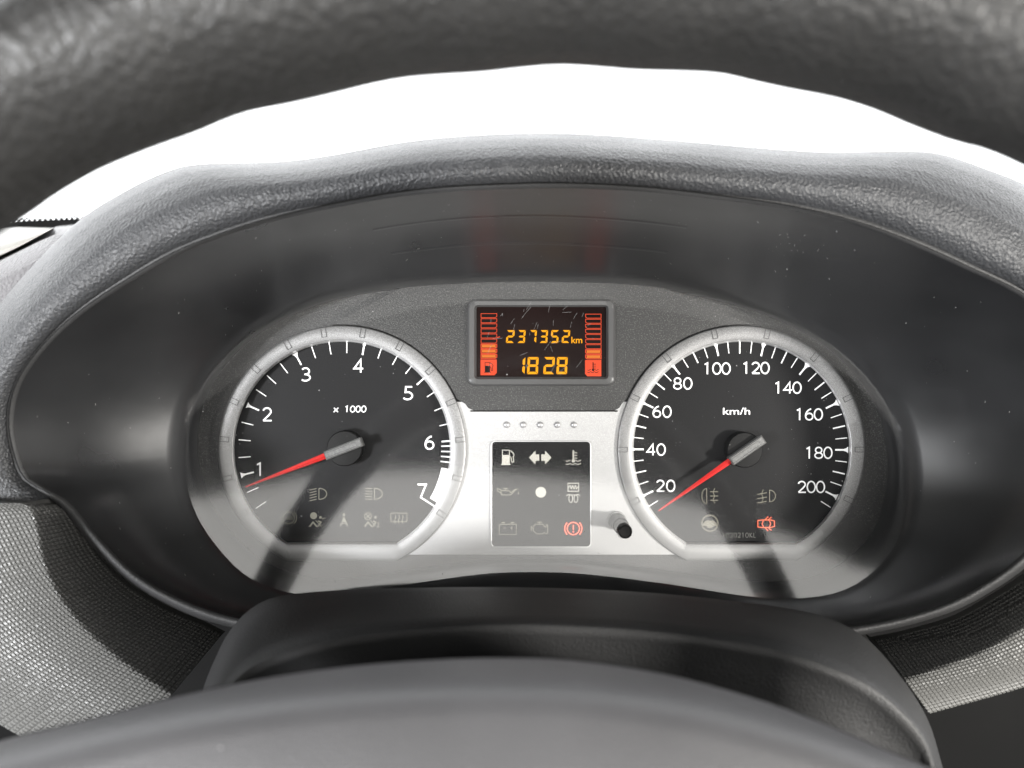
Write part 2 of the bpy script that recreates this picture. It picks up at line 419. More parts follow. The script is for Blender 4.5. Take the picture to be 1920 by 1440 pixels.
def ell(cx, cy, rx, ry, a0, a1, n=22):
    return [(cx + rx * math.cos(math.radians(a0 + (a1 - a0) * i / n)), cy - ry * math.sin(math.radians(a0 + (a1 - a0) * i / n))) for i in range(n + 1)]
# numerals as pen strokes in a box 0.62 wide and 1 high (y down)
PEN = {'0': [ell(.31, .5, .29, .48, 90, 450, 36)],
       '1': [[(.10, .16), (.30, .03), (.30, 1.0)]],
       '2': [ell(.30, .29, .25, .27, 165, -22) + [(.40, .58), (.20, .80), (.05, .965)], [(.05, .965), (.60, .965)]],
       '3': [ell(.27, .26, .24, .235, 150, -88) + [(.20, .495)], [(.20, .495)] + ell(.26, .735, .30, .24, 88, -140)],
       '4': [[(.46, 1.0), (.46, .02), (.03, .70), (.62, .70)]],
       '5': [[(.54, .035), (.14, .035), (.11, .44)] + ell(.24, .70, .31, .275, 105, -145)],
       '6': [ell(.32, .69, .26, .285, 0, 360, 32), ell(.55, .68, .50, .66, 182, 100, 14)],
       '7': [[(.03, .035), (.58, .035), (.24, 1.0)]],
       '8': [ell(.31, .265, .23, .24, 0, 360, 30), ell(.31, .735, .275, .24, 0, 360, 30)],
       'x': [[(.02, .30), (.60, 1.0)], [(.60, .30), (.02, 1.0)]], 'K': [[(.1, 0), (.1, 1)], [(.55, .02), (.12, .5), (.58, 1)]], 'L': [[(.1, 0), (.1, .97), (.5, .97)]], ' ': []}
def ribbon(k, pts, wd):
    q = [Vector(p) for p in pts]; q = [a for i, a in enumerate(q) if i == 0 or (a - q[i - 1]).length > 1e-5]
    shut = (q[0] - q[-1]).length < 1e-3; L_, R_ = [], []
    for i, a in enumerate(q):
        p0 = q[i - 1] if i else (q[-2] if shut else a); p1 = q[i + 1] if i < len(q) - 1 else (q[1] if shut else a)
        d0 = (a - p0); d1 = (p1 - a); d0 = d0.normalized() if d0.length else d1.normalized(); d1 = d1.normalized() if d1.length else d0
        t = (d0 + d1); t = t.normalized() if t.length > 1e-3 else d1; nn = Vector((-t.y, t.x)); m_ = min(2.2, 1 / max(0.3, nn.dot(Vector((-d0.y, d0.x)))))
        L_.append(a + nn * wd / 2 * m_); R_.append(a - nn * wd / 2 * m_)
    k.n += 1; k.g.loft([[k.p(*v) for v in L_], [k.p(*v) for v in R_]], closed=False)
def pen(name, txt, cx, cy, h, w, m, parent, pitch, wide, wd, slant=0.0):
    k = Ink(w, cx, cy); n_ = len(txt)
    for i, ch in enumerate(txt):
        ox = (i - (n_ - 1) / 2) * pitch - 0.31 * wide
        for st in PEN[ch]: ribbon(k, [(ox + x * wide + slant * (0.5 - y) * h, (y - 0.5) * h) for x, y in st], wd)
    return k.done(name, m, parent)

def build_dial(c, name):
    d = part(name, *(lambda o: (o, [tuple(range(len(o)))]))(clipped((c[0] + 3 * (1 if c[0] < 960 else -0.3), c[1]), 207, 179, 0.0)), 'dial', clu)
    return d
def build_ring(c, name, label):
    prof = [(R_IN - 1, FL_IN - 1, -0.0005), (R_IN, FL_IN, 0.0030), (R_IN + 2.6, FL_IN + 2.6, 0.0048)]
    g = G(); g.loft([clipped(c, r, f, w) for r, f, w in prof])
    prof2 = [(R_IN + 2.6, FL_IN + 2.6, 0.0048), (R_IN + 4, FL_IN + 4, 0.0050), (R_OUT - 5, FL_OUT - 5, 0.0052), (R_OUT - 1.5, FL_OUT - 1.5, 0.0048), (R_OUT, FL_OUT, 0.0040), (R_OUT, FL_OUT, -0.0008)]
    g2 = G(); g2.loft([clipped(c, r, f, w) for r, f, w in prof2])
    b = part(name, g2.v, g2.f, 'silver', clu, True, sharp=35); b['label'] = label
    part('inner_edge', g.v, g.f, 'chamfer', b, True, sharp=35)
    return b
tach = build_dial(TC, 'tachometer_face'); tach['label'] = 'black rev counter face numbered 1 to 7'
speedo = build_dial(SCN, 'speedometer_face'); speedo['label'] = 'black speedometer face numbered 20 to 200 km/h'
tring = build_ring(TC, 'bezel_ring', 'silver ring around the rev counter'); sring = build_ring(SCN, 'bezel_ring', 'silver ring around the speedometer')
# engraved marks on the rings: a small U outline each
def notches(c, degs, parent):
    for a in degs:
        k = Ink(0.00535); ca, sa = math.cos(math.radians(a)), math.sin(math.radians(a))
        def q(r, t): return (c[0] + r * ca - t * sa, c[1] - r * sa - t * ca)
        k.line([q(R_OUT - 2, -4.5), q(R_OUT - 19, -4.5), q(R_OUT - 19, 4.5), q(R_OUT - 2, 4.5)], 1.1)
        k.done('engraved_mark', 'groove', parent)
notches(TC, [4.8, -14, -33, 23.5, 42, 61, 80, 99, 117.5, 137, 156, 175, 194, 213], tring)
notches(SCN, [0, 25.8, 51.6, 77.4, 103, 129, 154, 180, 206, -25], sring)

# tick marks
DC = (649.5, 842)
def tick(c, deg, r0, r1, wd, parent, flare=0):
    k = Ink(0.0003); ca, sa = math.cos(math.radians(deg)), math.sin(math.radians(deg))
    def q(r, t): return (c[0] + r * ca - t * sa, c[1] - r * sa - t * ca)
    if flare:
        k.poly([q(r0, -wd / 2), q(r1 - 9, -wd / 2), q(r1 - 4, -wd), q(r1, -flare), q(r1, flare), q(r1 - 4, wd), q(r1 - 9, wd / 2), q(r0, wd / 2)])
    else: k.poly([q(r0, -wd / 2), q(r1, -wd / 2), q(r1, wd / 2), q(r0, wd / 2)])
    return k.done('tick_mark', 'white', parent)
for i in range(2, 25):
    deg = 231.9 - i * 9.475 if i > 2 else 213.2
    if i == 3: deg = 203.6
    v = i / 4
    if v == int(v): tick(DC, deg, 179, 204, 3.0, tach, 6)
    else: tick(DC, deg, 180, 203, 1.8, tach)
for dg_ in (1.7, -1.4, -4.4, -7.4): tick(DC, dg_, 178, 198, 2.4, tach)
k = Ink(0.0003); k.arc(DC[0], DC[1], 190, -30.5, -11, 17); k.done('red_zone_block', 'white', tach)
tick(DC, -33, 165, 199, 3.0, tach)
for t, x, y in [('1',488,880),('2',501,777),('3',574,702),('4',672,686),('5',766,737),('6',805,830),('7',791,920)]:
    pen('numeral', t, x, y, 25, 0.0003, 'white', tach, 0, 29, 3.0)
pen('scale_text', 'x 1000', 656, 767, 11.5, 0.0003, 'white', tach, 10.4, 14, 2.0, 0.06)
SC_ = (1386.5, 842.5)
for v in range(15, 206, 5):
    deg = 180 - (v - 40) * 1.288
    if v % 20 == 0: tick(SC_, deg, 179.5, 204, 3.2, speedo, 6.5)
    else: tick(SC_, deg, 181 if v % 10 else 179.5, 203, 1.7 if v % 10 else 2.5, speedo)
for t, x, y in [('20',1248,911),('40',1230,843),('60',1241,772),('80',1280,719),('100',1344,691),('120',1417,690),('140',1477,727),('160',1517,777),('180',1535,849),('200',1521,913)]:
    pen('numeral', t, x, y, 21.5, 0.0003, 'white', speedo, 19.2 if len(t) == 2 else 17.4, 25.5, 2.7)
text('scale_text', 'km/h', 1381, 771, 13, 0.0003, 'white', speedo, wid=51, bold=0.006)
pen('serial_text', '1020210KL', 1386, 1003.5, 9, 0.0003, 'dim', speedo, 7.3, 9, 1.0)

# ---- telltale symbols on the dials (drawn about their own centre, photo pixels)
def ink(x, y, k=1.0, w=0.0003): return Ink(w, x, y, k)
def beam(k, rows, slant):
    k.line([(1, -10), (1, 10)], 1.5); k.arc(3, 0, 12.5, 90, -90, 1.5, ry=10); k.line([(1, -10), (4, -10)], 1.5); k.line([(1, 10), (4, 10)], 1.5)
    for r in range(rows):
        y = -10 + r * 20 / (rows - 1); k.line([(-16, y + slant), (-4, y)], 1.5)
    return k
beam(ink(597, 926), 5, 3).done('low_beam_symbol', 'faint', tach)
beam(ink(701, 926), 5, 0).done('high_beam_symbol', 'faint', tach)
k = ink(541, 971); k.arc(0, 0, 11, 0, 360, 1.4); k.arc(0, 0, 15, 48, -48, 1.4); k.arc(0, 0, 15, 132, 228, 1.4); ab = k.done('brake_system_symbol', 'faint', tach)
text('symbol_letters', 'ABS', 541, 971.5, 6, 0.0003, 'faint', tach, wid=15)
def airbag(x, y, m):
    k = ink(x, y); k.disc(-5, -8, 6.5); k.disc(8, -5, 2.5)
    k.line([(-12, 12), (-6, 4), (1, 12)], 3); k.line([(4, 2), (9, 4), (3, 12)], 2.4); k.line([(-1, 1), (10, 12)], 1.3); k.line([(12, -2), (16, -4)], 1.6)
    return k.done('airbag_symbol', m, tach)
airbag(593, 975, 'faint')
k = ink(645, 975); k.disc(0, -10, 2.5); k.poly([(-5, 4), (0, -6), (5, 4)]); k.line([(-6, 12), (-6, 7), (-1, 6)], 2); k.line([(6, 12), (6, 7), (1, 6)], 2); k.line([(-3, -6), (6, 8)], 1); k.done('seat_belt_symbol', 'faint', tach)
k = ink(696, 975); k.arc(-6, -7, 6.5, 0, 360, 1.4); k.line([(-10.5, -11.5), (-1.5, -2.5)], 1.4); k.line([(-1.5, -11.5), (-10.5, -2.5)], 1.4); k.disc(8, -5, 2.4)
k.line([(-12, 12), (-6, 4), (1, 12)], 2.6); k.line([(4, 2), (9, 4), (3, 12)], 2.2); k.line([(-1, 1), (8, 11)], 1.2); k.done('passenger_airbag_symbol', 'faint', tach)
text('symbol_letters', '2', 709, 984, 9, 0.0003, 'faint', tach)
k = ink(748, 970); k.line([(-15, -8), (15, -8), (15, 8), (-15, 8)], 1.3, True)
for x in (-7, 0, 7): k.line([(x, 12), (x - 1, 5), (x + 1, 1), (x, -4)], 1.3)
k.done('rear_heater_symbol', 'faint', tach)
def fog(x, y, flip, m, parent):
    f = -1 if flip else 1; k = ink(x, y)
    k.line([(3 * f, -14), (3 * f, 14)] if False else [(4 * f, -12), (4 * f, 12)], 1.2) if False else None
    if flip:   # rear fog: lamp left, rays right
        k.line([(-6, -14), (-6, 14)], 1.4); k.arc(-6, 0, 9, 90, 270, 1.4, ry=14)
        for yy in (-8, 0, 8): k.line([(1, yy), (15, yy)], 1.5)
        k.line([(9, -14), (6, -7), (9, 0), (6, 7), (9, 14)], 1.3)
    else:
        k.line([(6, -12), (6, 10)], 1.4); k.arc(6, -1, 11, 90, -90, 1.4, ry=11)
        for yy in (-7, 1, 9): k.line([(-17, yy + 3), (0, yy)], 1.5)
        k.line([(-6, -13), (-9, -5), (-6, 3), (-9, 13)], 1.3)
    return k.done('fog_lamp_symbol', m, parent)
fog(1331, 930, True, 'faint', speedo); fog(1437, 931, False, 'faint', speedo)
k = ink(1331, 981); k.arc(0, 0, 15, 0, 360, 2.2); k.poly([(-13, 1), (-7, -5), (7, -5), (13, 1), (13, 5), (6, 5), (4, 9), (-4, 9), (-6, 5), (-13, 5)]); k.done('steering_symbol', 'faint', speedo)
def car_lines(k, wd):
    k.line([(-16, -6), (-9, -7), (9, -7), (15, -5), (15, 5), (9, 7), (-9, 7), (-16, 6)], wd, True)
    k.line([(-6, -5), (-8, 0), (-6, 5)], wd); k.line([(6, -5), (8, 0), (6, 5)], wd)
    k.line([(-3, -7), (3, -13)], wd); k.line([(3, -7), (9, -12)], wd); k.line([(-3, 7), (3, 13)], wd); k.line([(3, 7), (9, 12)], wd)
    return k
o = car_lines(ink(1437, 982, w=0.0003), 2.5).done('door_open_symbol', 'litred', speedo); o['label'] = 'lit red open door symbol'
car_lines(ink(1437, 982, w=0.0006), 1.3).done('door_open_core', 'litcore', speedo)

# ---- silver centre plate with five bumps, warning panel and reset button
def arcpts(c, r, a0, a1, n, w): return [rotpt(c, r, a0 + (a1 - a0) * i / n, w) for i in range(n + 1)]
WP = 0.0032
edge = arcpts(TC, 220, 24, -63.5, 40, WP) + arcpts(SCN, 220, 180 + 63.5, 180 - 24, 40, WP)
g = G(); g.prism(edge[::-1], [v + Vector((0, 0, -0.003)) for v in edge[::-1]]); plate = part('centre_plate', g.v, g.f, 'plate', clu, recalc=True); plate['label'] = 'silver plate between the dials'
for x in (950, 981, 1013, 1045, 1076):
    g = G(); c = P(x, 796.5, WP); R = 0.00155; rows = []
    for a in range(7):
        t = a / 6 * math.pi / 2; rows.append([c + Vector((R * math.cos(t) * math.cos(2 * math.pi * i / 20), R * math.cos(t) * math.sin(2 * math.pi * i / 20), R * 0.75 * math.sin(t))) for i in range(20)])
    g.loft(rows); part('round_bump', g.v, g.f, 'plate', plate, True)
def rrect(x0, y0, x1, y1, r, w, n=6):
    out = []
    for cx, cy, a in ((x1 - r, y0 + r, 90), (x0 + r, y0 + r, 180), (x0 + r, y1 - r, 270), (x1 - r, y1 - r, 360)):
        for i in range(n + 1):
            t = math.radians(a - 90 + 90 * i / n if False else a + 90 * i / n - 90); out.append(P(cx + r * math.cos(t), cy - r * math.sin(t), w))
    return out
wpn = G(); wpn.prism(rrect(922, 828, 1107, 1025, 7, WP + 0.0006), rrect(922, 828, 1107, 1025, 7, WP)); wp = part('warning_panel', wpn.v, wpn.f, 'panel', clu, recalc=True); wp['label'] = 'black square warning lamp panel'
g = G(); g.loft([rrect(920.6, 826.6, 1108.4, 1026.4, 8, WP + 0.0001), rrect(921, 827, 1108, 1026, 8, WP + 0.0011), rrect(922.2, 828.2, 1106.8, 1024.8, 7, WP + 0.0010), rrect(922.4, 828.4, 1106.6, 1024.6, 7, WP + 0.0005)]); part('panel_edge', g.v, g.f, 'chamfer', wp)
PW = WP + 0.0008
def fuel(k):
    k.line([(-11, -13), (2, -13), (2, 13), (-11, 13)], 1.4, True); k.poly([(-11, -4), (2, -4), (2, 13), (-11, 13)]); k.line([(-13, 14), (4, 14)], 1.8)
    k.line([(2, -1), (5, 0), (6, 8), (8, 10), (10.5, 8), (9, 1), (11, -4), (9, -8), (4, -12)], 1.5); return k
fuel(ink(953, 857, w=PW)).done('fuel_symbol', 'pale', wp)
k = ink(1013, 858, w=PW); k.poly([(-21, 0), (-9, -13), (-9, -6), (-2, -6), (-2, 6), (-9, 6), (-9, 13)]); k.poly([(21, 0), (9, 13), (9, 6), (2, 6), (2, -6), (9, -6), (9, -13)]); k.done('turn_arrows_symbol', 'pale', wp)
def temp(k):
    k.line([(0, -14), (0, 4)], 2.6); k.disc(0, 5, 3.3)
    for yy in (-10, -5, 0): k.line([(1, yy), (7, yy)], 1.5)
    for y0 in (5, 11): k.line([(-14 + i * 2.0, y0 + (1.3 * math.sin(i * 1.25)) ) for i in range(15) if not (y0 == 5 and 5 <= i <= 9)][:5], 1.4); k.line([(4 + i * 2.0, y0 + 1.3 * math.sin((i + 9) * 1.25)) for i in range(6)], 1.4); 
    k.line([(-12 + i * 2.0, 11 + 1.3 * math.sin((i + 1) * 1.25)) for i in range(13)], 1.4)
    return k
temp(ink(1075, 859, w=PW)).done('coolant_symbol', 'pale', wp)
k = ink(952, 922, w=PW); k.line([(-20, -6), (-13, -4), (-12, 6), (6, 6), (16, -5), (20, -5)], 1.3); k.line([(-13, -2), (2, -2), (6, 2), (14, -5)], 1.3); k.line([(-20, -6), (-19, -1), (-13, 2)], 1.2); k.line([(-8, -6), (0, -6)], 1.4); k.line([(-4, -6), (-4, -2)], 1.3); k.line([(20, 0), (20, 5)], 1.3); k.done('oil_can_symbol', 'faint', wp)
k = ink(1014, 923, w=PW); k.disc(0, 0, 10, 36); k.done('round_lamp', 'pale', wp)
k = ink(1075, 925, w=PW); k.line([(-10, -19), (10, -19), (10, -4), (-10, -4)], 1.5, True); k.line([(-9, -11), (-6, -15), (-4, -8), (-1, -15), (1, -8), (4, -15), (6, -8), (9, -13)], 1.4)
k.arc(-4.8, 10, 3.6, 0, 360, 1.4, ry=7); k.arc(4.8, 10, 3.6, 0, 360, 1.4, ry=7); k.line([(-13, 5), (-9, 2), (-5, 3)], 1.4); k.line([(13, 5), (9, 2), (5, 3)], 1.4); k.line([(-4, 3), (4, 3)], 1.2); k.done('preheat_symbol', 'pale', wp)
k = ink(952, 991, w=PW); k.line([(-16, -8), (16, -8), (16, 11), (-16, 11)], 1.3, True); k.line([(-11, -11), (-6, -11)], 2); k.line([(6, -11), (11, -11)], 2); k.line([(-9, -1), (-4, -1)], 1.2); k.line([(5, -1), (10, -1)], 1.2); k.line([(7.5, -3.5), (7.5, 1.5)], 1.2); k.done('battery_symbol', 'faint', wp)
k = ink(1012, 990, w=PW); k.line([(-12, -3), (-8, -7), (6, -7), (9, -2), (12, -2), (12, -6), (15, -6), (15, 9), (11, 11), (9, 8), (5, 11), (-6, 11), (-12, 5)], 1.3, True); k.line([(-16, -4), (-16, 5)], 1.4); k.line([(-16, 0), (-12, 0)], 1.2); k.line([(-5, -11), (4, -11)], 1.5); k.line([(0, -11), (0, -7)], 1.3); k.done('engine_symbol', 'faint', wp)
def brake(k, wd):
    k.arc(0, 0, 11.5, 0, 360, wd); k.arc(0, 0, 16, 45, -45, wd); k.arc(0, 0, 16, 135, 225, wd); k.line([(0, -6), (0, 2)], wd); k.disc(0, 6, wd * 0.6); return k
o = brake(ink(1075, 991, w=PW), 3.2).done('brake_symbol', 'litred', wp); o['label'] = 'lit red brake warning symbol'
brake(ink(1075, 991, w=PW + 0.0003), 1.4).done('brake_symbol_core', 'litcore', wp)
k = ink(932, 1018, w=PW); k.line([(-4, -1), (3, -3)], 0.9); k.line([(-4, 3), (3, 1)], 0.9); k.done('ink_stroke', 'black', wp)

# reset button: a black pin in a shallow well, its tip through the lens
bt = P(1173, 997.5, 0.031); b0 = Vector((bt.x, bt.y, 0.003))
g = G(); z = Vector((0, 0, 1)); R = 0.0031
prof = [(R * 1.16, 0.0), (R * 1.16, 0.014), (R, 0.0145), (R, 0.0265), (R * 0.92, 0.0279), (R * 0.80, 0.0281), (R * 0.74, 0.0277), (0.00001, 0.0276)]
g.loft([[b0 + Vector((r * math.cos(2 * math.pi * i / 36), r * math.sin(2 * math.pi * i / 36), h)) for i in range(36)] for r, h in prof])
btn = part('reset_button', g.v, g.f, 'black', clu, True, sharp=30); btn['label'] = 'small black trip reset button'
g = G(); g.loft([[b0 + Vector((r * math.cos(2 * math.pi * i / 36), r * math.sin(2 * math.pi * i / 36), h)) for i in range(36)] for r, h in [(R * 1.4, 0.0), (R * 1.4, 0.0022), (R * 1.22, 0.0022), (R * 1.22, 0.0)]]); part('button_collar', g.v, g.f, 'silver', btn, True, sharp=30)

# ---- dark upper mask with the display
def circ(c, r, a0, a1, n, w): return arcpts(c, r, a0, a1, n, w)
WM = 0.0036
left = circ(TC, 235, 95, 24, 24, WM); right = circ(SCN, 235, 156, 85, 24, WM)
low = [P(872, 757, WM), P(878, 765, WM), P(888, 769.5, WM), P(1152, 769.5, WM), P(1161, 765, WM), P(1166, 757, WM)]
arch = []
for k_ in range(41):
    th = math.radians(47 + (131 - 47) * k_ / 40); a = fC(th); p = P(*a, wl(a[1])); arch.append(Vector((p.x * 1.012, p.y * 1.012 + 0.001, WM)))
olm = left + low + right + arch
g = G(); g.prism(olm[::-1], [v + Vector((0, 0, -0.004)) for v in olm[::-1]]); mk = part('upper_mask', g.v, g.f, 'mask', clu, recalc=True); mk['label'] = 'dark textured mask above the silver plate'
g = G(); g.add([P(882, 769.5, WM + 0.0004), P(1158, 769.5, WM + 0.0004), P(1158, 772, WM + 0.0004), P(882, 772, WM + 0.0004), P(882, 769.5, 0.0005), P(1158, 769.5, 0.0005), P(1158, 772, 0.0005), P(882, 772, 0.0005)], [(0, 3, 2, 1), (3, 7, 6, 2), (0, 4, 7, 3), (1, 2, 6, 5)]); part('lower_lip', g.v, g.f, 'black', mk)
g = G()
g.loft([rrect(876, 561, 1154, 724, 17, WM - 0.0002), rrect(877, 562, 1153, 723, 16, WM + 0.0016), rrect(880, 565, 1150, 720, 14, WM + 0.0022), rrect(889, 572, 1141, 711, 7, WM + 0.0020), rrect(894, 576, 1136, 706, 2, WM + 0.0003)])
fr = part('display_frame', g.v, g.f, 'frame', clu, True, sharp=40)
g = G(); g.add(rrect(893, 575, 1137, 707, 2, WM + 0.0005), [tuple(range(28))]); scr = part('display_screen', g.v, g.f, 'screen', clu); scr['label'] = 'black display reading 237352 km and 18 28'
SW = WM + 0.0007
def bars(x0, x1, y0, hollow, filled, flip):
    pitch = 9.55
    for i in range(hollow + filled):
        y = y0 + i * pitch; a, b = (x1, x0) if flip else (x0, x1); s_ = -1 if flip else 1
        pts = [(a, y), (b, y), (b, y + pitch - 4.2), (b - 3 * s_, y + pitch - 2), (a, y + pitch - 2)]
        k = Ink(SW)
        if i < hollow: k.line(pts, 1.0, True).done('bar_segment', 'redline', scr)
        else:
            k.line(pts, 1.5, True).done('bar_segment', 'redline', scr); k2 = Ink(SW + 0.0001); k2.poly([(a + 1.5 * s_, y + 1), (b - 2 * s_, y + 1), (b - 2 * s_, y + pitch - 3.5), (a + 1.5 * s_, y + pitch - 3.5)]); k2.done('bar_fill', 'orange', scr)
bars(902, 931.5, 588, 6, 3, False); bars(1098, 1127, 589, 7, 2, True)
k = Ink(SW); k.poly([(901, 674), (931.5, 674), (931.5, 699), (927, 703.5), (901, 703.5)]); k.done('fuel_tile', 'redline', scr)
k = fuel(Ink(SW + 0.0002, 917, 688.5, 0.68)); k.done('fuel_tile_symbol', 'screen', scr)
k = Ink(SW); k.poly([(1097, 675), (1127.5, 675), (1127.5, 705.5), (1101, 705.5), (1097, 701)]); k.done('coolant_tile', 'redline', scr)
k = temp(Ink(SW + 0.0002, 1112, 690, 0.72)); k.done('coolant_tile_symbol', 'screen', scr)
k = Ink(SW); k.line([(932, 633), (937, 631.5)], 1.4); k.done('bar_pointer', 'redline', scr)
SEG = {'0': 'abcdef', '1': 'bc', '2': 'abged', '3': 'abgcd', '5': 'afgcd', '7': 'abc', '8': 'abcdefg'}
def digit(ch, x0, x1, y0, y1, t, slant, m):
    k = Ink(SW); W = x1 - x0; H = y1 - y0; e = 0.6; mid = H / 2
    def q(x, y): return (x0 + x + slant * (H - y) / H, y0 + y)
    shapes = {'a': [(e, 0), (W - e, 0), (W - t - e, t), (t + e, t)], 'd': [(t + e, H - t), (W - t - e, H - t), (W - e, H), (e, H)],
              'g': [(e + 1, mid), (t + e, mid - t / 2), (W - t - e, mid - t / 2), (W - e - 1, mid), (W - t - e, mid + t / 2), (t + e, mid + t / 2)],
              'f': [(0, e), (t, t + e), (t, mid - t / 2 - e), (t / 2, mid - e), (0, mid - t / 2)], 'b': [(W, e), (W, mid - t / 2), (W - t / 2, mid - e), (W - t, mid - t / 2 - e), (W - t, t + e)],
              'e': [(0, mid + t / 2), (t / 2, mid + e), (t, mid + t / 2 + e), (t, H - t - e), (0, H - e)], 'c': [(W - t, mid + t / 2 + e), (W - t / 2, mid + e), (W, mid + t / 2), (W, H - e), (W - t, H - t - e)]}
    for c in SEG[ch]: k.poly([q(*p) for p in shapes[c]])
    return k.done('digit', m, scr)
for ch, a, b in zip('237352', (948.5, 970, 992, 1011.5, 1032, 1053), (963.5, 984, 1005, 1026, 1046.5, 1067.5)): digit(ch, a, b, 619, 643, 3.6, 1.8, 'amber')
for ch, a, b in zip('1828', (972, 988, 1018.5, 1043), (983.5, 1008.5, 1039, 1063)): digit(ch, a, b, 669.5, 701.5, 4.6, 1.6, 'amber')
text('unit_text', 'km', 1081.5, 637.5, 12, SW, 'amber', scr, wid=20.5, bold=0.012)

# ---- needles
def needle(c, tip, label):
    c0 = P(*c, 0.0); tp = P(*tip, 0.0075)
    d = Vector((tp.x - c0.x, tp.y - c0.y, 0)); L = d.length; d.normalize(); nn = Vector((-d.y, d.x, 0)); Z = Vector((0, 0, 1))
    root = part('needle_hub', *(lambda g: (g.v, g.f))((lambda g: g.loft([[c0 + Vector((r * math.cos(2 * math.pi * i / 40), r * math.sin(2 * math.pi * i / 40), h)) for i in range(40)] for r, h in [(0.0082, 0.0003), (0.0082, 0.0052), (0.0078, 0.0058), (0.00001, 0.0060)]]))(G())), 'black', clu, True, sharp=30)
    root['label'] = label
    # pointer: roof-shaped blade
    g = G(); a = c0 + Z * 0.0062 + d * 0.004; w0 = 0.0015; w1 = 0.00032
    e = c0 + d * L
    vs = [a + nn * w0, a - nn * w0, a + Z * 0.0010, c0 + d * L + Z * 0.0070 + nn * w1, c0 + d * L + Z * 0.0070 - nn * w1, c0 + d * L + Z * 0.0073]
    g.add(vs, [(0, 3, 5, 2), (2, 5, 4, 1), (0, 1, 4, 3), (3, 4, 5), (0, 2, 1)]); part('pointer', g.v, g.f, 'red', root, recalc=True)
    # cap bar: rounded block with a groove outline
    def bar(l0, l1, hw, h0, h1, ch):
        pts = []
        for (s0, s1) in ((l0, -hw), (l1, -hw), (l1, hw), (l0, hw)): pts.append((s0, s1))
        def at(s0, s1, h): return c0 + d * s0 + nn * s1 + Z * h
        b_ = [at(*p, h0) for p in pts]; m_ = [at(*p, h1 - ch) for p in pts]; t_ = [at(p[0] + (ch if p[0] == l0 else -ch), p[1] + (ch if p[1] < 0 else -ch), h1) for p in pts]
        gg = G(); gg.loft([b_, m_, t_]); gg.add(t_, [(0, 1, 2, 3)]); return gg
    g = bar(-0.0094, 0.0088, 0.0021, 0.0055, 0.0095, 0.0006); part('cap_bar', g.v, g.f, 'hubgrey', root, recalc=True)
    g = G()
    for s1 in (-0.0010, 0.0010): g.add([c0 + d * l + nn * (s1 + q) + Z * 0.00953 for l, q in ((-0.0066, -0.00007), (0.0082, -0.00007), (0.0082, 0.00007), (-0.0066, 0.00007))], [(0, 1, 2, 3)])
    g.add([c0 + d * l + nn * q + Z * 0.00953 for l, q in ((-0.0067, -0.00107), (-0.0066, -0.00107), (-0.0066, 0.00107), (-0.0067, 0.00107))], [(0, 1, 2, 3)])
    part('cap_groove', g.v, g.f, 'black', root)
needle((650.5, 839), (460, 913), 'red needle of the rev counter with grey cap'); needle((1390, 842), (1235, 958), 'red needle of the speedometer with grey cap')

# ---- clear lens in front of everything
lo = [P(*fC(th), wl(fC(th)[1]) - 0.0003) for th in TH]
rows = []
for k_ in range(25):
    f_ = k_ / 24; row = []
    for th in TH:
        q = fC(th); x = CX + (q[0] - CX) * f_; y = CY + (q[1] - CY) * f_; row.append(P(x, y, wl(y) - 0.0003))
    rows.append(row)
g = G(); g.loft(rows); lens = part('clear_lens', g.v, g.f, 'lens', clu, True); lens['label'] = 'clear scratched lens over the dials'
# hairline scratches and dust on the lens
g = G()
def on_lens(x, y, d=0.0002): return P(x, y, wl(y) + d)
for _ in range(34):
    x = random.uniform(905, 1130); y = random.uniform(578, 705); a = random.gauss(math.radians(60), 0.5); L = random.uniform(4, 22); n_ = (math.sin(a) * 0.14, math.cos(a) * 0.14)
    dx, dy = math.cos(a) * L, -math.sin(a) * L
    g.add([on_lens(x - n_[0], y - n_[1]), on_lens(x + n_[0], y + n_[1]), on_lens(x + dx + n_[0], y + dy + n_[1]), on_lens(x + dx - n_[0], y + dy - n_[1])], [(0, 1, 2, 3)])
for _ in range(260):
    x = random.uniform(380, 1660); y = random.uniform(560, 1100); r = random.uniform(0.25, 0.8) if random.random() < 0.9 else random.uniform(0.8, 1.5)
    th = math.atan2(CY - y, x - CX); q = fC(th)
    if math.hypot(x - CX, y - CY) > math.hypot(q[0] - CX, q[1] - CY) - 12: continue
    g.add([on_lens(x + r * math.cos(t) * random.uniform(0.5, 1.4), y + r * math.sin(t)) for t in (0, 1.3, 2.4, 3.6, 5)], [(0, 1, 2, 3, 4)])
o = part('scratches', g.v, g.f, 'scratch', lens); o['kind'] = 'stuff'

